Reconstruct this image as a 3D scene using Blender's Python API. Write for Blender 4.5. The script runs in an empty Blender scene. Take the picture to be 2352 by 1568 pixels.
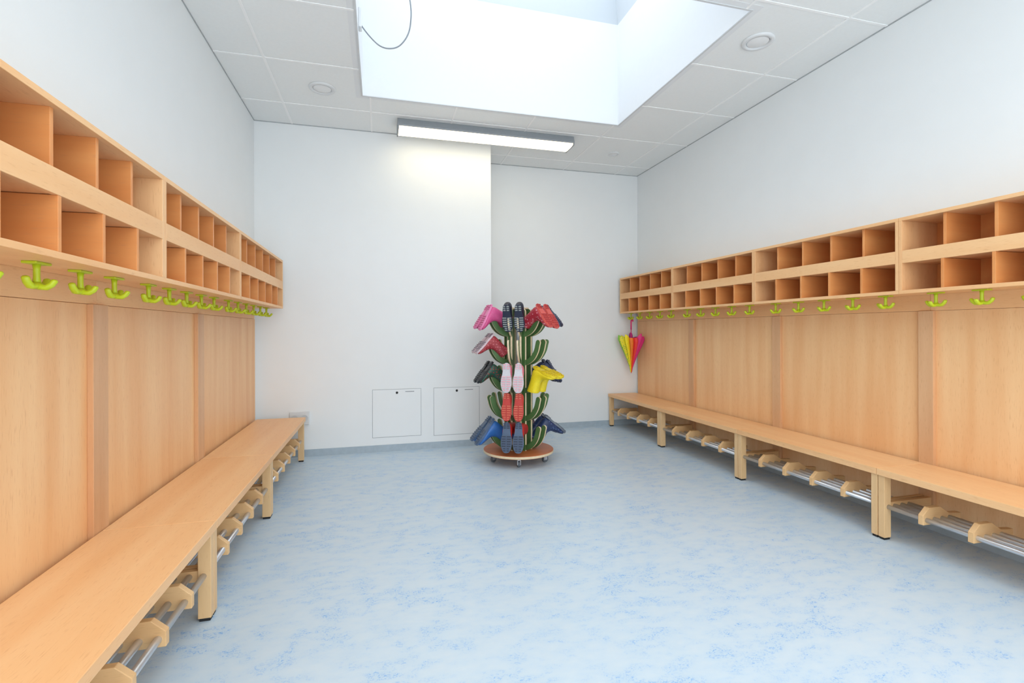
import bpy, bmesh, math, random
from mathutils import Vector, Matrix
random.seed(4)
scene=bpy.context.scene
COL=scene.collection
# ------------------------------------------------------------------ colour helpers
def lin(c):
    out=[]
    for v in c:
        v=v/255.0
        out.append(v/12.92 if v<=.04045 else ((v+.055)/1.055)**2.4)
    return tuple(out)+(1.0,)
def newmat(name):
    m=bpy.data.materials.new(name); m.use_nodes=True
    nt=m.node_tree; b=nt.nodes['Principled BSDF']
    return m,nt,b
def plain(name,rgb,rough=.5,metal=0,var=.04,scale=30,bump=0,spec=.5,spots=None):
    m,nt,b=newmat(name)
    n=nt.nodes.new('ShaderNodeTexNoise'); n.inputs['Scale'].default_value=scale; n.inputs['Detail'].default_value=3
    tc=nt.nodes.new('ShaderNodeTexCoord'); nt.links.new(tc.outputs['Object'],n.inputs['Vector'])
    r=nt.nodes.new('ShaderNodeValToRGB'); c=lin(rgb)
    r.color_ramp.elements[0].position=.3; r.color_ramp.elements[1].position=.7
    r.color_ramp.elements[0].color=tuple(max(0,x*(1-var)) for x in c[:3])+(1,)
    r.color_ramp.elements[1].color=tuple(min(1,x*(1+var)) for x in c[:3])+(1,)
    nt.links.new(n.outputs['Fac'],r.inputs['Fac']); out=r.outputs['Color']
    if spots:
        v=nt.nodes.new('ShaderNodeTexVoronoi'); v.inputs['Scale'].default_value=60; nt.links.new(tc.outputs['Object'],v.inputs['Vector'])
        rr=nt.nodes.new('ShaderNodeValToRGB'); rr.color_ramp.interpolation='CONSTANT'
        rr.color_ramp.elements[0].color=(1,1,1,1); rr.color_ramp.elements[1].position=.30; rr.color_ramp.elements[1].color=(0,0,0,1)
        nt.links.new(v.outputs['Distance'],rr.inputs['Fac'])
        mx=nt.nodes.new('ShaderNodeMixRGB'); nt.links.new(rr.outputs['Color'],mx.inputs[0]); nt.links.new(out,mx.inputs[1]); mx.inputs[2].default_value=lin(spots); out=mx.outputs[0]
    nt.links.new(out,b.inputs['Base Color'])
    b.inputs['Roughness'].default_value=rough; b.inputs['Metallic'].default_value=metal
    b.inputs['Specular IOR Level'].default_value=spec
    return m
def emis(name,rgb,strength):
    m,nt,b=newmat(name)
    b.inputs['Base Color'].default_value=lin(rgb)
    b.inputs['Emission Color'].default_value=lin(rgb); b.inputs['Emission Strength'].default_value=strength
    return m
def wood(name,c1,c2,fleck,axis,rough=.42):
    """beech: soft bands along the grain plus short fine flecks"""
    m,nt,b=newmat(name); L=nt.links
    tc=nt.nodes.new('ShaderNodeTexCoord'); oi=nt.nodes.new('ShaderNodeObjectInfo')
    add=nt.nodes.new('ShaderNodeVectorMath'); add.operation='MULTIPLY_ADD'
    comb=nt.nodes.new('ShaderNodeCombineXYZ')
    for i in range(3): L.new(oi.outputs['Random'],comb.inputs[i])
    L.new(comb.outputs[0],add.inputs[0]); add.inputs[1].default_value=(7,9,5); L.new(tc.outputs['Object'],add.inputs[2])
    def noise(across,along,detail):
        mp=nt.nodes.new('ShaderNodeMapping'); s=[across]*3; s[axis]=along; mp.inputs['Scale'].default_value=s
        L.new(add.outputs[0],mp.inputs['Vector'])
        n=nt.nodes.new('ShaderNodeTexNoise'); n.inputs['Scale'].default_value=1; n.inputs['Detail'].default_value=detail
        L.new(mp.outputs[0],n.inputs['Vector']); return n
    a=noise(11,.8,4); f=noise(240,26,2)
    r=nt.nodes.new('ShaderNodeValToRGB'); r.color_ramp.elements[0].position=.28; r.color_ramp.elements[1].position=.72
    r.color_ramp.elements[0].color=lin(c1); r.color_ramp.elements[1].color=lin(c2)
    L.new(a.outputs['Fac'],r.inputs['Fac'])
    rf=nt.nodes.new('ShaderNodeValToRGB'); rf.color_ramp.elements[0].position=.58; rf.color_ramp.elements[1].position=.75
    rf.color_ramp.elements[0].color=(0,0,0,1); rf.color_ramp.elements[1].color=(.36,.36,.36,1)
    L.new(f.outputs['Fac'],rf.inputs['Fac'])
    mx=nt.nodes.new('ShaderNodeMixRGB'); L.new(rf.outputs['Color'],mx.inputs['Fac']); L.new(r.outputs['Color'],mx.inputs[1]); mx.inputs[2].default_value=lin(fleck)
    L.new(mx.outputs[0],b.inputs['Base Color']); b.inputs['Roughness'].default_value=rough
    return m
WF=(206,142,94)
wood_z=wood('beech_upright',(247,202,150),(235,177,122),WF,2)
wood_y=wood('beech_long',(246,200,148),(238,182,126),WF,1)
wood_x=wood('beech_cross_shaded',(232,160,96),(220,140,78),WF,0)  # same beech, deeper orange: shade inside the cubbies put into the colour
wood_leg=wood('beech_solid',(236,200,152),(226,184,132),(200,154,108),2)
wood_rack=wood('beech_rack',(234,194,142),(222,176,122),(196,150,104),0)
wood_bat=wood('beech_batten',(226,180,136),(208,156,112),(186,132,90),2)
wood_base=wood('plywood_base',(212,126,78),(196,110,64),(150,84,50),0)
wall_m=plain('wall_paint',(240,243,244),.85,var=.006,scale=6,spec=.2)
ceil_m=plain('ceiling_tile',(243,246,246),.9,var=.01,scale=60,spec=.1)
gridm=plain('ceiling_grid',(252,253,253),.6,var=.004)
darkline=plain('shadow_gap',(175,180,183),.8)
shaft_m=plain('skylight_paint',(236,239,241),.85,var=.005,spec=.2)
upper_m=plain('skylight_curb',(214,220,224),.8,var=.005,spec=.2)
alu=plain('aluminium_trim',(214,217,219),.5,var=.02)
steel=plain('steel_tube',(214,216,220),.32,metal=.75,var=.03)
base_m=plain('linoleum_skirting',(172,186,196),.5,var=.05,scale=25)
lime=plain('lime_plastic',(190,206,36),.38,var=.02)
black=plain('black_plastic',(28,28,30),.6)
greyw=plain('grey_wheel',(96,104,112),.5)
whitep=plain('white_plastic',(240,242,243),.4,var=.01)
ringp=plain('downlight_ring',(228,231,233),.4,var=.01)
sockp=plain('socket_plastic',(222,225,227),.4,var=.01)
cablem=plain('grey_cable',(150,156,162),.5)
greyhouse=plain('grey_housing',(150,156,161),.5,var=.02)
seam=plain('hatch_gap',(140,146,150),.8)
glow=emis('tube_diffuser',(255,238,200),4.6)
skyglow=emis('skylight_glazing',(240,247,255),2.9)
green=plain('cactus_green',(80,116,66),.5,var=.08,scale=12)
ply=plain('plywood_edge',(232,214,180),.6,var=.06,scale=60)
# floor
floor_m,nt,b=newmat('marbled_linoleum'); L=nt.links
tc=nt.nodes.new('ShaderNodeTexCoord')
def fl_noise(scale,detail,vec=(1,1,1),rot=.12,rough=.5,dist=0):
    mp=nt.nodes.new('ShaderNodeMapping'); mp.inputs['Scale'].default_value=vec; mp.inputs['Rotation'].default_value=(0,0,rot)
    L.new(tc.outputs['Object'],mp.inputs['Vector'])
    n=nt.nodes.new('ShaderNodeTexNoise'); n.inputs['Scale'].default_value=scale; n.inputs['Detail'].default_value=detail; n.inputs['Roughness'].default_value=rough; n.inputs['Distortion'].default_value=dist
    L.new(mp.outputs[0],n.inputs['Vector']); return n
def ramp(src,p0,p1,c0=(0,0,0,1),c1=(1,1,1,1)):
    r=nt.nodes.new('ShaderNodeValToRGB'); e=r.color_ramp.elements; e[0].position=p0; e[1].position=p1; e[0].color=c0; e[1].color=c1
    L.new(src,r.inputs['Fac']); return r
big=fl_noise(3.0,2,(1,1.6,1)); mid=fl_noise(12,4,(1,1.8,1)); fine=fl_noise(70,6,(1,1.3,1),rough=.8,dist=1.2)
basec=ramp(mid.outputs['Fac'],.3,.7,lin((202,215,224)),lin((190,209,224)))
clus=ramp(big.outputs['Fac'],.36,.66); clus2=ramp(mid.outputs['Fac'],.47,.62); fle=ramp(fine.outputs['Fac'],.52,.59)
m1=nt.nodes.new('ShaderNodeMath'); m1.operation='MULTIPLY'; L.new(clus2.outputs[0],m1.inputs[0]); L.new(fle.outputs[0],m1.inputs[1])
m2=nt.nodes.new('ShaderNodeMath'); m2.operation='MULTIPLY_ADD'; L.new(clus.outputs[0],m2.inputs[0]); m2.inputs[1].default_value=.55; m2.inputs[2].default_value=.38
m3=nt.nodes.new('ShaderNodeMath'); m3.operation='MULTIPLY'; L.new(m1.outputs[0],m3.inputs[0]); L.new(m2.outputs[0],m3.inputs[1])
mx=nt.nodes.new('ShaderNodeMixRGB'); L.new(m3.outputs[0],mx.inputs[0]); L.new(basec.outputs[0],mx.inputs[1]); mx.inputs[2].default_value=lin((98,162,220))
L.new(mx.outputs[0],b.inputs['Base Color']); b.inputs['Roughness'].default_value=.38; b.inputs['Specular IOR Level'].default_value=.4

# ------------------------------------------------------------------ object helpers
def link(name,me,parent=None,world=(0,0,0)):
    o=bpy.data.objects.new(name,me); COL.objects.link(o)
    w=Vector(world)
    if parent is not None:
        o.parent=parent; o.location=w-Vector(parent['_w'])
    else: o.location=w
    o['_w']=tuple(w)
    return o
def root(name,loc,label,cat,group=None):
    o=bpy.data.objects.new(name,None); COL.objects.link(o); o.location=loc; o['_w']=tuple(loc); o.empty_display_size=.05
    o['label']=label; o['category']=cat
    if group: o['group']=group
    return o
def struct(o): o['kind']='structure'; return o
def bm_obj(name,bm,mats,parent=None,world=(0,0,0),smooth=False):
    me=bpy.data.meshes.new(name); bmesh.ops.recalc_face_normals(bm,faces=bm.faces[:]); bm.to_mesh(me); bm.free()
    for m in (mats if isinstance(mats,(list,tuple)) else [mats]): me.materials.append(m)
    if smooth:
        for p in me.polygons: p.use_smooth=True
    return link(name,me,parent,world)
def add_box(bm,x0,x1,y0,y1,z0,z1,bev=0,mi=0):
    if x0>x1:x0,x1=x1,x0
    if y0>y1:y0,y1=y1,y0
    if z0>z1:z0,z1=z1,z0
    r=bmesh.ops.create_cube(bm,size=1)
    vs=r['verts']
    for v in vs:
        v.co=Vector(((x0+x1)/2+v.co.x*(x1-x0),(y0+y1)/2+v.co.y*(y1-y0),(z0+z1)/2+v.co.z*(z1-z0)))
    fs={f for v in vs for f in v.link_faces}
    for f in fs: f.material_index=mi
    if bev:
        es=list({e for v in vs for e in v.link_edges})
        bmesh.ops.bevel(bm,geom=es,offset=bev,segments=2,affect='EDGES',profile=.5)
def box(name,x0,x1,y0,y1,z0,z1,m,parent=None,bev=0):
    c=((x0+x1)/2,(y0+y1)/2,(z0+z1)/2); hx,hy,hz=abs(x1-x0)/2,abs(y1-y0)/2,abs(z1-z0)/2
    bm=bmesh.new(); add_box(bm,-hx,hx,-hy,hy,-hz,hz,bev)
    return bm_obj(name,bm,m,parent,c)
def add_tube(bm,pts,rad,segs=10,mi=0,flat=1.0,caps=True):
    pts=[Vector(p) for p in pts]; n=len(pts)
    if not isinstance(rad,(list,tuple)): rad=[rad]*n
    rings=[]; up=None
    for i,p in enumerate(pts):
        t=(pts[min(i+1,n-1)]-pts[max(i-1,0)]).normalized()
        if up is None:
            up=Vector((0,0,1)) if abs(t.z)<.9 else Vector((1,0,0))
        a=t.cross(up)
        if a.length<1e-5: a=t.cross(Vector((0,1,0)))
        a.normalize(); bb=a.cross(t).normalized(); up=bb
        rings.append([bm.verts.new(p+a*math.cos(2*math.pi*k/segs)*rad[i]*flat+bb*math.sin(2*math.pi*k/segs)*rad[i]) for k in range(segs)])
    fs=[]
    for i in range(n-1):
        for k in range(segs):
            fs.append(bm.faces.new((rings[i][k],rings[i][(k+1)%segs],rings[i+1][(k+1)%segs],rings[i+1][k])))
    if caps:
        fs.append(bm.faces.new(rings[0])); fs.append(bm.faces.new(rings[-1]))
    for f in fs: f.material_index=mi; f.smooth=True
    return fs
def tube(name,pts,rad,m,parent=None,world=(0,0,0),segs=10,flat=1.0):
    bm=bmesh.new(); add_tube(bm,pts,rad,segs,flat=flat); return bm_obj(name,bm,m,parent,world)
def lathe(bm,prof,segs=32,mi=0,c=(0,0,0)):
    rings=[]
    for r,z in prof:
        rings.append([bm.verts.new((c[0]+max(r,1e-4)*math.cos(2*math.pi*k/segs),c[1]+max(r,1e-4)*math.sin(2*math.pi*k/segs),c[2]+z)) for k in range(segs)])
    for i in range(len(prof)-1):
        for k in range(segs):
            f=bm.faces.new((rings[i][k],rings[i][(k+1)%segs],rings[i+1][(k+1)%segs],rings[i+1][k])); f.material_index=mi
    bm.faces.new(rings[0]).material_index=mi; bm.faces.new(rings[-1]).material_index=mi
def quadmesh(name,quads,m,parent=None):
    bm=bmesh.new()
    for q in quads: bm.faces.new([bm.verts.new(v) for v in q])
    me=bpy.data.meshes.new(name); bm.to_mesh(me); bm.free(); me.materials.append(m)
    return link(name,me,parent)

# ------------------------------------------------------------------ room dimensions
H=1.1
XL,XR,YB1,YB2,ZC,XC=-1.036,2.909,4.616,5.173,2.896,1.030
YN=-1.2
SX0,SX1,SY0,SY1,SZ=-.126,2.019,2.325,3.919,3.769
CL,CR=-.786,2.650
T=.12
struct(box('floor',XL-T,XR+T,YN,YB2+T,-.1,0,floor_m))
struct(box('wall_left',XL-T,XL,YN,YB2+T,0,ZC+.02,wall_m))
struct(box('wall_right',XR,XR+T,YN,YB2+T,0,ZC+.02,wall_m))
struct(box('wall_back',XC,XR,YB2,YB2+T,0,ZC+.02,wall_m))
struct(box('wall_back_boxing',XL,XC,YB1,YB2+T,0,ZC+.02,wall_m))
bm=bmesh.new()
for a in [(XL-T,SX0,YN,YB2+T),(SX1,XR+T,YN,YB2+T),(SX0,SX1,YN,SY0),(SX0,SX1,SY1,YB2+T)]:
    add_box(bm,a[0],a[1],a[2],a[3],ZC,ZC+.03)
struct(bm_obj('ceiling',bm,ceil_m))
bm=bmesh.new(); t=.05; q=.0015
add_box(bm,SX0-t,SX0+q,SY0-t,SY1+t,ZC-.001,SZ); add_box(bm,SX1-q,SX1+t,SY0-t,SY1+t,ZC-.001,SZ)
add_box(bm,SX0+q,SX1-q,SY1-q,SY1+t,ZC-.001,SZ); add_box(bm,SX0+q,SX1-q,SY0-t,SY0+q,ZC-.001,SZ)
struct(bm_obj('wall_skylight_shaft',bm,shaft_m))
ins=.12; ZT2=4.35
lo=[(SX0,SY0),(SX1,SY0),(SX1,SY1),(SX0,SY1)]; hi=[(SX0+ins,SY0+ins),(SX1-ins,SY0+ins),(SX1-ins,SY1-ins),(SX0+ins,SY1-ins)]
struct(quadmesh('wall_skylight_curb',[[(*lo[i],SZ),(*lo[(i+1)%4],SZ),(*hi[(i+1)%4],ZT2),(*hi[i],ZT2)] for i in range(4)],upper_m))
struct(quadmesh('window_1',[[(*hi[0],ZT2),(*hi[3],ZT2),(*hi[2],ZT2),(*hi[1],ZT2)]],skyglow))
bm=bmesh.new(); w=.012; za,zb=ZC-.005,ZC-.0012
add_box(bm,SX0-w,SX0,SY0-w,SY1+w,za,zb); add_box(bm,SX1,SX1+w,SY0-w,SY1+w,za,zb)
add_box(bm,SX0,SX1,SY1,SY1+w,za,zb); add_box(bm,SX0,SX1,SY0-w,SY0,za,zb)
struct(bm_obj('trim_1',bm,alu))
bm=bmesh.new(); g=.0075; zz=(ZC-.003,ZC+.001)
def seg_x(y,x0,x1): add_box(bm,x0,x1,y-g,y+g,*zz)
def seg_y(x,y0,y1): add_box(bm,x-g,x+g,y0,y1,zz[0]-.0004,zz[1])
for y in (-.40,.26,.92,1.58,2.235,2.89,3.54,4.205,4.90):
    if SY0-.02<y<SY1+.02:
        seg_x(y,XL,SX0-w); seg_x(y,SX1+w,XR)
    elif y>YB1: seg_x(y,XC,XR)
    else: seg_x(y,XL,XR)
for x in (-.735,-.07,.60,1.265,1.985,2.62):
    ye=YB2 if x>XC else YB1
    if SX0<x<SX1: seg_y(x,YN,SY0-w); seg_y(x,SY1+w,ye)
    else: seg_y(x,YN,ye)
struct(bm_obj('trim_2',bm,gridm))
bm=bmesh.new(); e=.005; z0=ZC-.006
add_box(bm,XL,XL+e,YN,YB1,z0,ZC); add_box(bm,XR-e,XR,YN,YB2,z0,ZC)
add_box(bm,XL+e,XC+e,YB1-e,YB1,z0,ZC); add_box(bm,XC,XC+e,YB1,YB2,z0,ZC); add_box(bm,XC+e,XR-e,YB2-e,YB2,z0,ZC)
struct(bm_obj('trim_3',bm,darkline))
struct(box('baseboard_left',XL,XL+.006,YN,YB1,0,.06,base_m))
struct(box('baseboard_right',XR-.006,XR,YN,YB2,0,.06,base_m))
struct(box('baseboard_back',XC,XR,YB2-.006,YB2,0,.06,base_m))
struct(box('baseboard_back_boxing',XL,XC+.006,YB1-.006,YB1,0,.06,base_m))

# ------------------------------------------------------------------ coat hook mesh
def hook_mesh():
    bm=bmesh.new()
    add_box(bm,-.017,.017,-.032,.032,-.007,0,.002)
    add_tube(bm,[(0,0,-.004),(0,0,-.02),(0,0,-.04),(0,0,-.060)],[.009,.0075,.0075,.010],12)
    for ang in (90,-90,180):
        c,s=math.cos(math.radians(ang)),math.sin(math.radians(ang))
        prof=[(0,-.057),(.012,-.065),(.026,-.065),(.037,-.056),(.044,-.044),(.0455,-.041)] if ang!=180 else [(0,-.057),(.010,-.066),(.022,-.067),(.033,-.060),(.040,-.049),(.041,-.046)]
        add_tube(bm,[(c*r,s*r,z) for r,z in prof],[.0085,.0085,.008,.0075,.007,.004],12,flat=1.3)
    me=bpy.data.meshes.new('coat_hook'); bmesh.ops.recalc_face_normals(bm,faces=bm.faces[:]); bm.to_mesh(me); bm.free(); me.materials.append(lime)
    return me
HOOK=hook_mesh()
# ------------------------------------------------------------------ cubby shelves
ZT,ZB2=1.686,1.284
def cubby(side,y0,y1,n):
    if side=='L': D=CL-XL; X=lambda d: CL-d
    else: D=XR-CR; X=lambda d: CR+d
    D-=.001
    y0+=.0008; y1-=.0008
    r=root('cubby_shelf',(X(D/2),(y0+y1)/2,ZB2),'beech wall shelf, two rows of %d open cubbies, lime hooks'%n,'shelf','wall cubby shelves')
    th=.017; B=.0012
    box('top_board',X(0),X(D),y0,y1,ZT-.018,ZT,wood_y,r,B)
    box('bottom_board',X(0),X(D),y0,y1,ZB2,ZB2+.018,wood_y,r,B)
    for a in (y0,y1-th): box('side_panel',X(0),X(D),a,a+th,ZB2+.018,ZT-.018,wood_z,r,B)
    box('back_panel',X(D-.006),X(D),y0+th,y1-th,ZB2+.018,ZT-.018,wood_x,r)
    box('middle_shelf',X(.017),X(D-.006),y0+th,y1-th,1.447,1.463,wood_y,r)
    box('front_rail',X(0),X(.017),y0+th,y1-th,1.445,1.511,wood_y,r,B)
    p=(y1-y0)/n
    for i in range(1,n):
        yy=y0+p*i
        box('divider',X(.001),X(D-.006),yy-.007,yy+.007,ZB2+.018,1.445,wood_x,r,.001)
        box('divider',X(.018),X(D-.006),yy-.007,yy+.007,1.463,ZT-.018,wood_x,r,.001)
    box('hook_rail',X(D-.032),X(D-.014),y0,y1,1.198,ZB2,wood_y,r,.001)
    for i in range(n):
        yy=(y0+y1)/2-(.025 if side=='L' else .005)+(i-(n-1)/2)*(.197 if n==5 else .203)
        h=link('coat_hook',HOOK,r,(X(.094 if side=='L' else .070),yy,ZB2)); h['label']='lime green plastic coat hook'
        if side=='L': h.rotation_euler=(0,0,math.pi)
    return r
LY=[4.468,3.179,2.134,1.089]; 
cubby('L',LY[1],LY[0],6); cubby('L',LY[2],LY[1],5); cubby('L',LY[3],LY[2],5)
RY=[5.115,4.07,3.025,1.98,.935]
for i in range(4): cubby('R',RY[i+1],RY[i],5)
# ------------------------------------------------------------------ wall panels
def panel(side,y0,y1,batten):
    s=1 if side=='L' else -1; xw=XL if side=='L' else XR
    xf=xw+s*.007; hw=.048 if side=='L' else .036
    r=root('wall_panel',(xw+s*.01,(y0+y1)/2,.1),'upright-grained beech panel between bench and hook rail','wall panel','beech wall panels')
    box('panel_board',xf,xf+s*.018,y0+.0006,y1-.0006,.10,1.197,wood_z,r,.001)
    if batten: box('batten',xf+s*.018,xf+s*.038,y0-hw,y0+hw+.004,.10,1.197,wood_bat,r,.0015)
for i in range(3): panel('L',LY[i+1],LY[i]+(.05 if i==0 else 0),i<2)
for i in range(4): panel('R',RY[i+1]+.015,RY[i]+.015,i<3)
# ------------------------------------------------------------------ benches
ZS=.368
def bench(side,y0,y1,n):
    if side=='L': XF=-.613; XW=XL+.047; s=-1
    else: XF=2.518; XW=XR-.047; s=1
    D=abs(XW-XF); X=lambda d: XF+s*d
    r=root('coat_bench',(X(D/2),(y0+y1)/2,0),'long beech bench with shoe rack of steel tubes underneath','bench','beech coat benches')
    box('seat',X(0),X(D),y0+.0008,y1-.0008,ZS-.034,ZS,wood_y,r,.002)
    for a in (y0+.002,y1-.036):
        d=.010
        box('leg',X(d),X(d+.045),a,a+.034,.012,ZS-.034,wood_leg,r,.002)
        box('foot_pad',X(d+.004),X(d+.041),a+.004,a+.030,0,.012,black,r)
        box('rack_arm',X(d+.045),X(D+.012),a+.006,a+.028,.150,.192,wood_rack,r,.001)
    box('wall_rail',X(D-.030),X(D-.008),y0+.04,y1-.04,.285,ZS-.034,wood_y,r,.001)
    prof=[(.0,.148),(.0,.194),(.040,.230),(.112,.230),(.168,.192),(.25,.188),(.25,.148)]
    def cheek(yc,th,nm):
        bm=bmesh.new()
        f=[bm.verts.new((s*d,-th/2,z)) for d,z in prof]; g2=[bm.verts.new((s*d,th/2,z)) for d,z in prof]
        bm.faces.new(f); bm.faces.new(list(reversed(g2)))
        for k in range(len(prof)): bm.faces.new((f[k],f[(k+1)%len(prof)],g2[(k+1)%len(prof)],g2[k]))
        bmesh.ops.bevel(bm,geom=bm.edges[:],offset=.002,segments=2,affect='EDGES',profile=.5)
        bm_obj(nm,bm,wood_rack,r,(X(.014),yc,0))
    ya,yb=y0+.0,y1-.0
    for k in range(1,n): cheek(ya+(yb-ya)*k/n,.024,'rack_divider')
    for d in (.036,.086,.136,.186):
        tube('rack_tube',[(0,-(yb-ya)/2+.02,0),(0,(yb-ya)/2-.02,0)],.0115,steel,r,(X(d),(ya+yb)/2,.172),12)
    return r
bench('L',LY[1],LY[0],6); bench('L',LY[2],LY[1],5); bench('L',LY[3],LY[2],5)
BR=[5.150,4.10,3.05,2.0,.95]
for i in range(4): bench('R',BR[i+1],BR[i],5)

# ------------------------------------------------------------------ ceiling light
r=root('ceiling_light',(.94,4.35,ZC-.09),'long grey linear ceiling light with glowing warm diffuser','ceiling light')
bm=bmesh.new()
x0,x1=.145,1.742
prof=[(4.262,0),(4.240,-.055),(4.245,-.066),(4.455,-.066),(4.460,-.055),(4.438,0)]
a=[bm.verts.new((x0,y,ZC+z-.002)) for y,z in prof]; c=[bm.verts.new((x1,y,ZC+z-.002)) for y,z in prof]
bm.faces.new(a); bm.faces.new(c)
for k in range(6): bm.faces.new((a[k],a[(k+1)%6],c[(k+1)%6],c[k]))
bm_obj('housing',bm,greyhouse,r)
bm=bmesh.new()
prof=[(4.250,-.068),(4.262,-.080),(4.300,-.086),(4.400,-.086),(4.438,-.080),(4.450,-.068)]
a=[bm.verts.new((x0+.012,y,ZC+z-.001)) for y,z in prof]; c=[bm.verts.new((x1-.012,y,ZC+z-.001)) for y,z in prof]
bm.faces.new(a); bm.faces.new(c)
for k in range(6): bm.faces.new((a[k],a[(k+1)%6],c[(k+1)%6],c[k]))
o=bm_obj('diffuser',bm,glow,r); o['label']='glowing warm white diffuser'
for xx in (x0,x1-.012): box('end_cap',xx,xx+.012,4.246,4.454,ZC-.088,ZC-.068,greyhouse,r,.003)
def spot(x,y,rad):
    r=root('downlight',(x,y,ZC),'round white recessed ceiling downlight, unlit','downlight','recessed downlights')
    bm=bmesh.new(); lathe(bm,[(rad,0),(rad,-.004),(rad*.93,-.012),(rad*.72,-.012),(rad*.68,-.002),(rad*.68,0)],40); bm_obj('ring',bm,ringp,r,(x,y,ZC),True)
    bm=bmesh.new(); lathe(bm,[(rad*.67,0),(rad*.67,-.006),(rad*.60,-.009),(0,-.010)],40); bm_obj('lens',bm,whitep,r,(x,y,ZC),True)
spot(-.41,3.88,.096); spot(2.28,2.56,.096); spot(2.30,4.57,.058)
r=root('skylight_cable',(SX0,3.19,3.03),'thin grey drive cable looping from a small box in the skylight','cable')
box('connector_box',SX0+.002,SX0+.020,3.16,3.22,2.97,3.09,whitep,r,.003)
def catmull(P,n=8):
    P=[Vector(p) for p in P]; out=[]
    Q=[P[0]*2-P[1]]+P+[P[-1]*2-P[-2]]
    for i in range(1,len(Q)-2):
        for k in range(n):
            t=k/n; out.append(.5*((2*Q[i])+(Q[i+1]-Q[i-1])*t+(2*Q[i-1]-5*Q[i]+4*Q[i+1]-Q[i+2])*t*t+(3*Q[i]-Q[i-1]-3*Q[i+1]+Q[i+2])*t**3))
    out.append(P[-1]); return out
pts=catmull([(SX0+.012,3.19,3.0),(-.06,3.19,2.935),(0,3.19,2.885),(.06,3.19,2.875),(.12,3.19,2.90),(.17,3.19,2.97),(.192,3.19,3.06),(.19,3.2,3.2),(.14,3.25,3.5),(.1,3.4,4.2)])
o=tube('cable',[(p.x-SX0,p.y-3.19,p.z-3.03) for p in pts],.0045,cablem,r,(SX0,3.19,3.03),8)
def hatch(x0,x1,z0,z1):
    r=root('access_hatch',((x0+x1)/2,YB1,z0),'square white access hatch flush in the wall','hatch','wall access hatches')
    y=YB1
    bm=bmesh.new(); g=.0028
    add_box(bm,x0-g,x1+g,y-.0012,y-.0002,z0-g,z0); add_box(bm,x0-g,x1+g,y-.0012,y-.0002,z1,z1+g)
    add_box(bm,x0-g,x0,y-.0012,y-.0002,z0,z1); add_box(bm,x1,x1+g,y-.0012,y-.0002,z0,z1)
    bm_obj('frame_gap',bm,seam,r)
    box('hatch_door',x0,x1,y-.003,y-.0004,z0,z1,wall_m,r,.0008)
    bm=bmesh.new(); lathe(bm,[(.011,0),(.011,.002),(.008,.003),(.0,.003)],20)
    o=bm_obj('lock',bm,black,r,((x0+x1)/2,y-.0030,z1-.03)); o.rotation_euler=(math.pi/2,0,0)
    box('type_plate',x1-.14,x1-.06,y-.0036,y-.0029,z1-.026,z1-.020,seam,r)
hatch(-.07,.36,.13,.56); hatch(.48,.91,.12,.56)
r=root('wall_socket',(-.685,YB1,.27),'white double wall socket beside the bench end','socket')
box('surround',-.76,-.60,YB1-.016,YB1,.28,.395,sockp,r,.003)
for cx in (-.720,-.640):
    bm=bmesh.new(); lathe(bm,[(.029,0),(.029,.004),(.024,.004),(.022,-.004),(0,-.004)],28)
    o=bm_obj('socket_outlet',bm,alu,r,(cx,YB1-.0165,.338)); o.rotation_euler=(math.pi/2,0,0)

# ------------------------------------------------------------------ cactus boot rack
TH=.263
Rv=Vector((math.cos(TH),-math.sin(TH),0)); Fv=Vector((math.sin(TH),math.cos(TH),0))
RC=Vector((1.125,4.0,0))
def rdir(phi):
    a=math.radians(phi); return (Rv*math.cos(a)-Fv*math.sin(a)).normalized()
LEV=[1.245,1.010,.780,.550,.310]
rack=root('boot_rack',tuple(RC),'round wheeled boot stand of green cactus-shaped plywood panels','boot rack')
bm=bmesh.new(); lathe(bm,[(0.0,.078),(.292,.078),(.295,.081),(.295,.099),(.292,.102),(0,.102)],64)
o=bm_obj('base_disc',bm,[wood_base,ply],rack,tuple(RC))
for p in o.data.polygons:
    if abs(p.normal.z)<.5: p.material_index=1
o['label']='round orange-brown plywood base'
def stroke(bm,pts,w,th,s,rounded=True):
    P=[Vector((p[0],p[1])) for p in pts]; n=len(P); Lf=[];Rt=[]
    for i,p in enumerate(P):
        t=(P[min(i+1,n-1)]-P[max(i-1,0)]).normalized(); nn=Vector((-t.y,t.x))
        ww=w/2
        Lf.append(p+nn*ww); Rt.append(p-nn*ww)
    t=(P[-1]-P[-2]).normalized(); nn=Vector((-t.y,t.x)); cap=[]
    for k in range(1,8):
        a=math.pi*k/8; cap.append(P[-1]+nn*(w/2)*math.cos(a)+t*(w/2)*math.sin(a))
    def V(q,off): return bm.verts.new((q.x,off,q.y))
    for off in (-th/2,th/2):
        for i in range(n-1):
            f=bm.faces.new([V(Lf[i],off),V(Lf[i+1],off),V(Rt[i+1],off),V(Rt[i],off)]); f.material_index=0
        f=bm.faces.new([V(Lf[-1],off)]+[V(q,off) for q in cap]+[V(Rt[-1],off)]); f.material_index=0
    outl=Lf+cap+list(reversed(Rt))
    for i in range(len(outl)):
        a,b2=outl[i],outl[(i+1)%len(outl)]
        f=bm.faces.new([V(a,-th/2),V(b2,-th/2),V(b2,th/2),V(a,th/2)]); f.material_index=1
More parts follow.
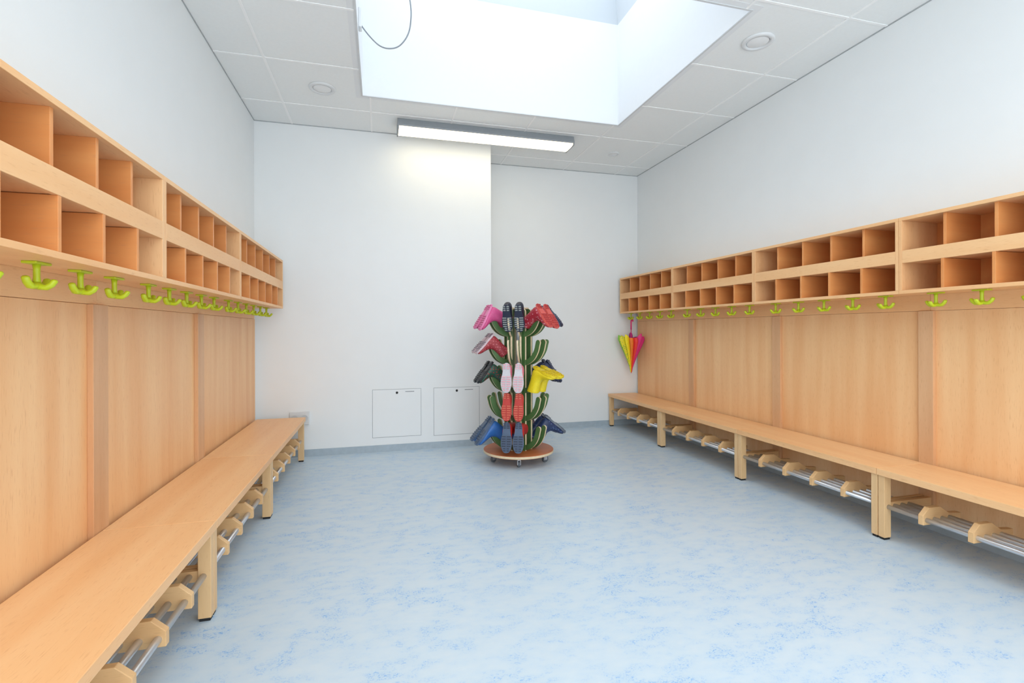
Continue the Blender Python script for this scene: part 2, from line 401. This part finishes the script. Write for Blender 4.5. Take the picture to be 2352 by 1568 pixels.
def cactus_mesh():
    bm=bmesh.new()
    stroke(bm,[(.085,.102),(.085,.5),(.085,.9),(.085,1.25)],.052,.0165,0)
    for z in LEV:
        pts=catmull([(.085,z-.185,0),(.135,z-.172,0),(.185,z-.140,0),(.222,z-.085,0),(.238,z-.03,0),(.243,z-.012,0)],4)
        stroke(bm,[(p.x,p.y) for p in pts],.042,.015,0)
    bmesh.ops.recalc_face_normals(bm,faces=bm.faces[:])
    me=bpy.data.meshes.new('cactus_panel'); bm.to_mesh(me); bm.free(); me.materials.append(green); me.materials.append(ply); return me
CM=cactus_mesh()
PH=[100,40,-20,-80,-140,160]
for ph in PH:
    d=rdir(ph); sdir=Vector((-d.y,d.x,0))
    for off in (-.038,.038):
        o=link('cactus_panel',CM,rack,tuple(RC+sdir*off)); o.rotation_euler=(0,0,math.atan2(d.y,d.x))
tube('pole',[(0,0,.102),(0,0,1.24)],.016,steel,rack,tuple(RC),16)
bm=bmesh.new(); lathe(bm,[(0,1.275),(.09,1.275),(.09,1.287),(0,1.287)],32); bm_obj('top_cap',bm,ply,rack,tuple(RC))
for k in range(5):
    d=rdir(90+72*k); c=RC+d*.225
    bm=bmesh.new()
    lathe(bm,[(.022,.078),(.022,.072),(.012,.070),(.012,.060)],16)
    add_box(bm,-.014,.020,-.014,-.011,.022,.062); add_box(bm,-.014,.020,.011,.014,.022,.062); add_box(bm,-.014,.020,-.014,.014,.058,.062)
    fk=bm_obj('caster',bm,steel,rack,(c.x,c.y,0)); a=random.uniform(0,6.28); fk.rotation_euler=(0,0,a)
    bm=bmesh.new(); r1=bmesh.ops.create_cone(bm,cap_ends=True,segments=24,radius1=.028,radius2=.028,depth=.018)
    bmesh.ops.rotate(bm,verts=bm.verts,cent=(0,0,0),matrix=Matrix.Rotation(math.pi/2,3,'X'))
    me=bpy.data.meshes.new('wheel'); bm.to_mesh(me); bm.free(); me.materials.append(greyw)
    wv=bpy.data.objects.new('wheel',me); COL.objects.link(wv); wv.parent=fk; wv.location=(.008,0,.028)

# ------------------------------------------------------------------ boots and shoes
def boot_meshes(kind):
    rings={'boot':[((.046,.178),(-.044,.190),.042),((.045,.172),(-.043,.183),.041),((.043,.14),(-.040,.14),.038),((.041,.10),(-.038,.09),.034),((.052,.076),(-.043,.045),.033),((.070,.062),(-.040,.018),.034),((.090,.054),(-.005,.010),.034),((.115,.047),(.05,.010),.037),((.138,.038),(.10,.010),.036),((.154,.026),(.138,.011),.024)],
           'shoe':[((.040,.072),(-.040,.085),.030),((.050,.066),(-.043,.055),.033),((.068,.058),(-.042,.025),.034),((.088,.050),(-.005,.010),.034),((.115,.044),(.05,.010),.037),((.138,.036),(.10,.010),.036),((.154,.026),(.138,.011),.024)]}[kind]
    bm=bmesh.new(); seg=18; R=[]
    for A,B,w in rings:
        A=Vector((A[0],0,A[1]));B=Vector((B[0],0,B[1])); c=(A+B)/2; h=(A-B)/2; row=[]
        for k in range(seg):
            a=2*math.pi*k/seg; ca,sa=math.cos(a),math.sin(a)
            row.append(bm.verts.new(c+h*(math.copysign(abs(ca)**.85,ca))+Vector((0,1,0))*w*math.copysign(abs(sa)**.85,sa)))
        R.append(row)
    for i in range(len(R)-1):
        for k in range(seg): bm.faces.new((R[i][k],R[i][(k+1)%seg],R[i+1][(k+1)%seg],R[i+1][k]))
    bm.faces.new(R[-1])
    for f in bm.faces: f.smooth=True
    bmesh.ops.recalc_face_normals(bm,faces=bm.faces[:])
    up=bpy.data.meshes.new('upper'); bm.to_mesh(up); bm.free()
    bm=bmesh.new(); out=[]
    N=28
    for k in range(N):
        a=2*math.pi*k/N; ca,sa=math.cos(a),math.sin(a)
        x=.056+.104*ca; w=.030+.011*max(0,min(1,(x-.02)/.08))-.003*(1 if .01<x<.05 else 0)
        out.append((x,w*math.copysign(abs(sa)**.7,sa)))
    lo=[bm.verts.new((x,y,.004)) for x,y in out]; hi=[bm.verts.new((x*1.0,y,.017)) for x,y in out]
    bm.faces.new(lo); bm.faces.new(hi)
    for k in range(N): bm.faces.new((lo[k],lo[(k+1)%N],hi[(k+1)%N],hi[k]))
    for x in (-.036,-.022,-.008,.050,.066,.082,.098,.114,.130,.144):
        w=.022 if x<.01 else (.032 if x<.12 else .022)
        add_box(bm,x-.004,x+.004,-w,-.003,-.001,.005,.001,1); add_box(bm,x-.004,x+.004,.003,w,-.001,.005,.001,1)
    bmesh.ops.recalc_face_normals(bm,faces=bm.faces[:])
    so=bpy.data.meshes.new('sole'); bm.to_mesh(so); bm.free()
    return up,so
BM={k:boot_meshes(k) for k in ('boot','shoe')}
mcache={}
def cm(rgb,rough=.4,var=.06,spots=None):
    k=(rgb,spots)
    if k not in mcache: mcache[k]=plain('rubber_%d_%d_%d'%rgb,rgb,rough,var=var,scale=90,spots=spots)
    return mcache[k]
def pair(kind,ph,lev,alpha,cu,cs,label,sc=1.14,dz=0,n=2,spots=None,lug=None):
    d=rdir(ph); sd=Vector((-d.y,d.x,0)); z=Vector((0,0,1))
    al=math.radians(alpha)
    for i,off in enumerate((-.048,.048)[:n]):
        aa=al+math.radians(random.uniform(-6,6))
        Tt=d*math.cos(aa)-z*math.sin(aa); N=d*math.sin(aa)+z*math.cos(aa)
        lz=-N; ly=lz.cross(Tt)
        tip=RC+d*.243+sd*off+z*(LEV[lev]+dz)
        o=bpy.data.objects.new('rubber_boot' if kind=='boot' else 'shoe',None); COL.objects.link(o); o.empty_display_size=.03
        M=Matrix(((Tt.x,ly.x,lz.x),(Tt.y,ly.y,lz.y),(Tt.z,ly.z,lz.z)))
        org=tip+N*.046
        o.matrix_world=Matrix.Translation(org)@M.to_4x4()@Matrix.Scale(sc,4)
        o['label']=label; o['category']='boot' if kind=='boot' else 'shoe'; o['group']="children's footwear on the boot rack"
        for nm,me,rgb in (('upper',BM[kind][0],cu),('sole',BM[kind][1],cs)):
            m2=me.copy(); m2.materials.append(cm(rgb,spots=spots if nm=='upper' else None)); c=bpy.data.objects.new(nm,m2); COL.objects.link(c); c.parent=o
            if nm=='sole': m2.materials.append(cm(lug or tuple(int(v*.8) for v in rgb)))
            if nm=='upper':
                md=c.modifiers.new('thick','SOLIDIFY'); md.thickness=.003; md.offset=-1
                sb=c.modifiers.new('sub','SUBSURF'); sb.levels=1; sb.render_levels=1
pair('boot',160,0,58,(214,84,140),(232,130,176),'pink rubber boot upside down on the top arm',lug=(200,84,140))
pair('shoe',100,0,112,(26,30,50),(38,44,66),'dark navy shoe with grey lugged sole on top arm',lug=(170,178,176),dz=.02)
pair('boot',40,0,56,(170,44,58),(220,96,88),'red patterned rubber boot on the top arm',spots=(206,140,150),lug=(168,40,48))
pair('boot',-20,0,52,(84,96,126),(60,66,88),'slate blue rubber boot on the top arm')
pair('boot',160,1,50,(160,48,56),(212,188,194),'red glittery rubber boot with pale sole edge',spots=(196,100,106),lug=(60,60,84),sc=1.08)
pair('boot',160,2,48,(30,74,58),(24,26,28),'dark green and black boot with lugged sole',spots=(150,40,44),sc=1.05)
pair('shoe',100,2,78,(232,130,148),(208,208,214),'pink shoe with pale grey sole',lug=(236,168,180))
pair('boot',40,2,22,(244,222,40),(240,214,38),'bright yellow clog boot with ridged sole',1.12,dz=-.03,lug=(214,186,24))
pair('boot',-20,2,54,(44,54,84),(52,60,84),'navy boot behind the yellow clogs')
pair('shoe',100,3,82,(206,66,62),(196,62,56),'red shoe with orange-red sole',lug=(220,120,92),sc=1.08)
pair('boot',160,4,52,(44,104,176),(78,100,130),'bright blue rubber boot with grey sole',1.25)
pair('boot',100,4,80,(200,44,44),(84,102,128),'red boot with dark blue lugged sole',1.16,lug=(38,48,70))
pair('boot',-20,4,44,(36,54,96),(104,112,124),'navy printed rubber boot with grey sole',1.2,spots=(80,98,140))
pair('boot',-80,4,45,(120,30,56),(90,30,46),'maroon rubber boot on the low arm')

# ------------------------------------------------------------------ umbrella
ux,uy=2.735,5.01
u=root('umbrella',(ux,uy,.62),'closed rainbow-coloured child umbrella hanging from the end coat hook','umbrella')
cols=[(250,232,40),(140,200,76),(236,220,40),(245,200,40),(250,132,50),(240,66,56),(226,44,128),(200,60,160)]
mats=[plain('umbrella_%d'%i,c,.5,var=.05,scale=40,spots=((100,180,80) if i==2 else None)) for i,c in enumerate(cols)]
bm=bmesh.new(); SEG=96; rows=[]
NP=12; pr=[random.uniform(.82,1.15) for _ in range(NP)]; pz=[random.uniform(-.035,.03) for _ in range(NP)]
prof=[(0,.010),(.05,.018),(.12,.040),(.22,.078),(.30,.112),(.36,.138),(.405,.130)]
for j,(z,rr) in enumerate(prof):
    row=[]; f1=j/(len(prof)-1)
    for k in range(SEG):
        a=2*math.pi*k/SEG; i=int(round(a/(2*math.pi)*NP))%NP
        lob=abs(math.cos(NP*a/2))**.8
        pl=(.62+.38*lob)*(1+(pr[i]-1)*lob*f1)
        zz=z+pz[i]*f1*lob+(.03*(lob-.5) if j>=len(prof)-2 else 0)
        tw=a+.15*f1
        v=Rv*math.cos(tw)*rr*pl-Fv*math.sin(tw)*rr*pl*.75
        row.append(bm.verts.new((v.x,v.y,zz)))
    rows.append(row)
for j in range(len(rows)-1):
    for k in range(SEG):
        f=bm.faces.new((rows[j][k],rows[j][(k+1)%SEG],rows[j+1][(k+1)%SEG],rows[j+1][k]))
        a=(k+.5)/SEG*360
        idx=[6,6,5,4,0,2,1,0,0,7,7,6][int(((a+15)%360)/30)]
        f.material_index=idx
canopy=bm_obj('canopy',bm,mats,u,(ux,uy,.62)); 
md=canopy.modifiers.new('thick','SOLIDIFY'); md.thickness=.002
tube('shaft',[(0,0,-.01),(0,0,.50)],.005,cm((216,40,110)),u,(ux,uy,.62))
tube('handle',[(0,0,.48),(0,0,.56),(0,-.006,.585),(0,-.02,.60),(0,-.036,.592),(0,-.042,.57)],.008,cm((224,50,120)),u,(ux,uy,.62))

# ------------------------------------------------------------------ lighting
w=bpy.data.worlds.new('World'); scene.world=w; w.use_nodes=True
bg=w.node_tree.nodes['Background']; bg.inputs['Color'].default_value=(.91,.965,1,1); bg.inputs['Strength'].default_value=2.75
al=bpy.data.lights.new('unseen_fill_light','AREA'); al.shape='RECTANGLE'; al.size=3.0; al.size_y=1.2; al.energy=32; al.color=(.96,.98,1)  # fill light added behind the camera to brighten the foreground floor, no fixture
ao=bpy.data.objects.new('unseen_fill_light',al); COL.objects.link(ao); ao.location=(.94,-.2,2.86)
# ------------------------------------------------------------------ camera
cam=bpy.data.cameras.new('Camera'); co=bpy.data.objects.new('Camera',cam); COL.objects.link(co)
cam.sensor_width=36; cam.lens=1128.19/2352*36; cam.shift_x=-1.4/2352; cam.shift_y=-26.5/2352; cam.clip_start=.05
co.matrix_world=Matrix.Translation((0,0,H))@Matrix.Rotation(-TH,4,'Z')@Matrix.Rotation(math.pi/2,4,'X')@Matrix.Rotation(-.003,4,'Z')
scene.camera=co
scene.view_settings.view_transform='Standard'
for o in list(bpy.data.objects):
    if '_w' in o: del o['_w']
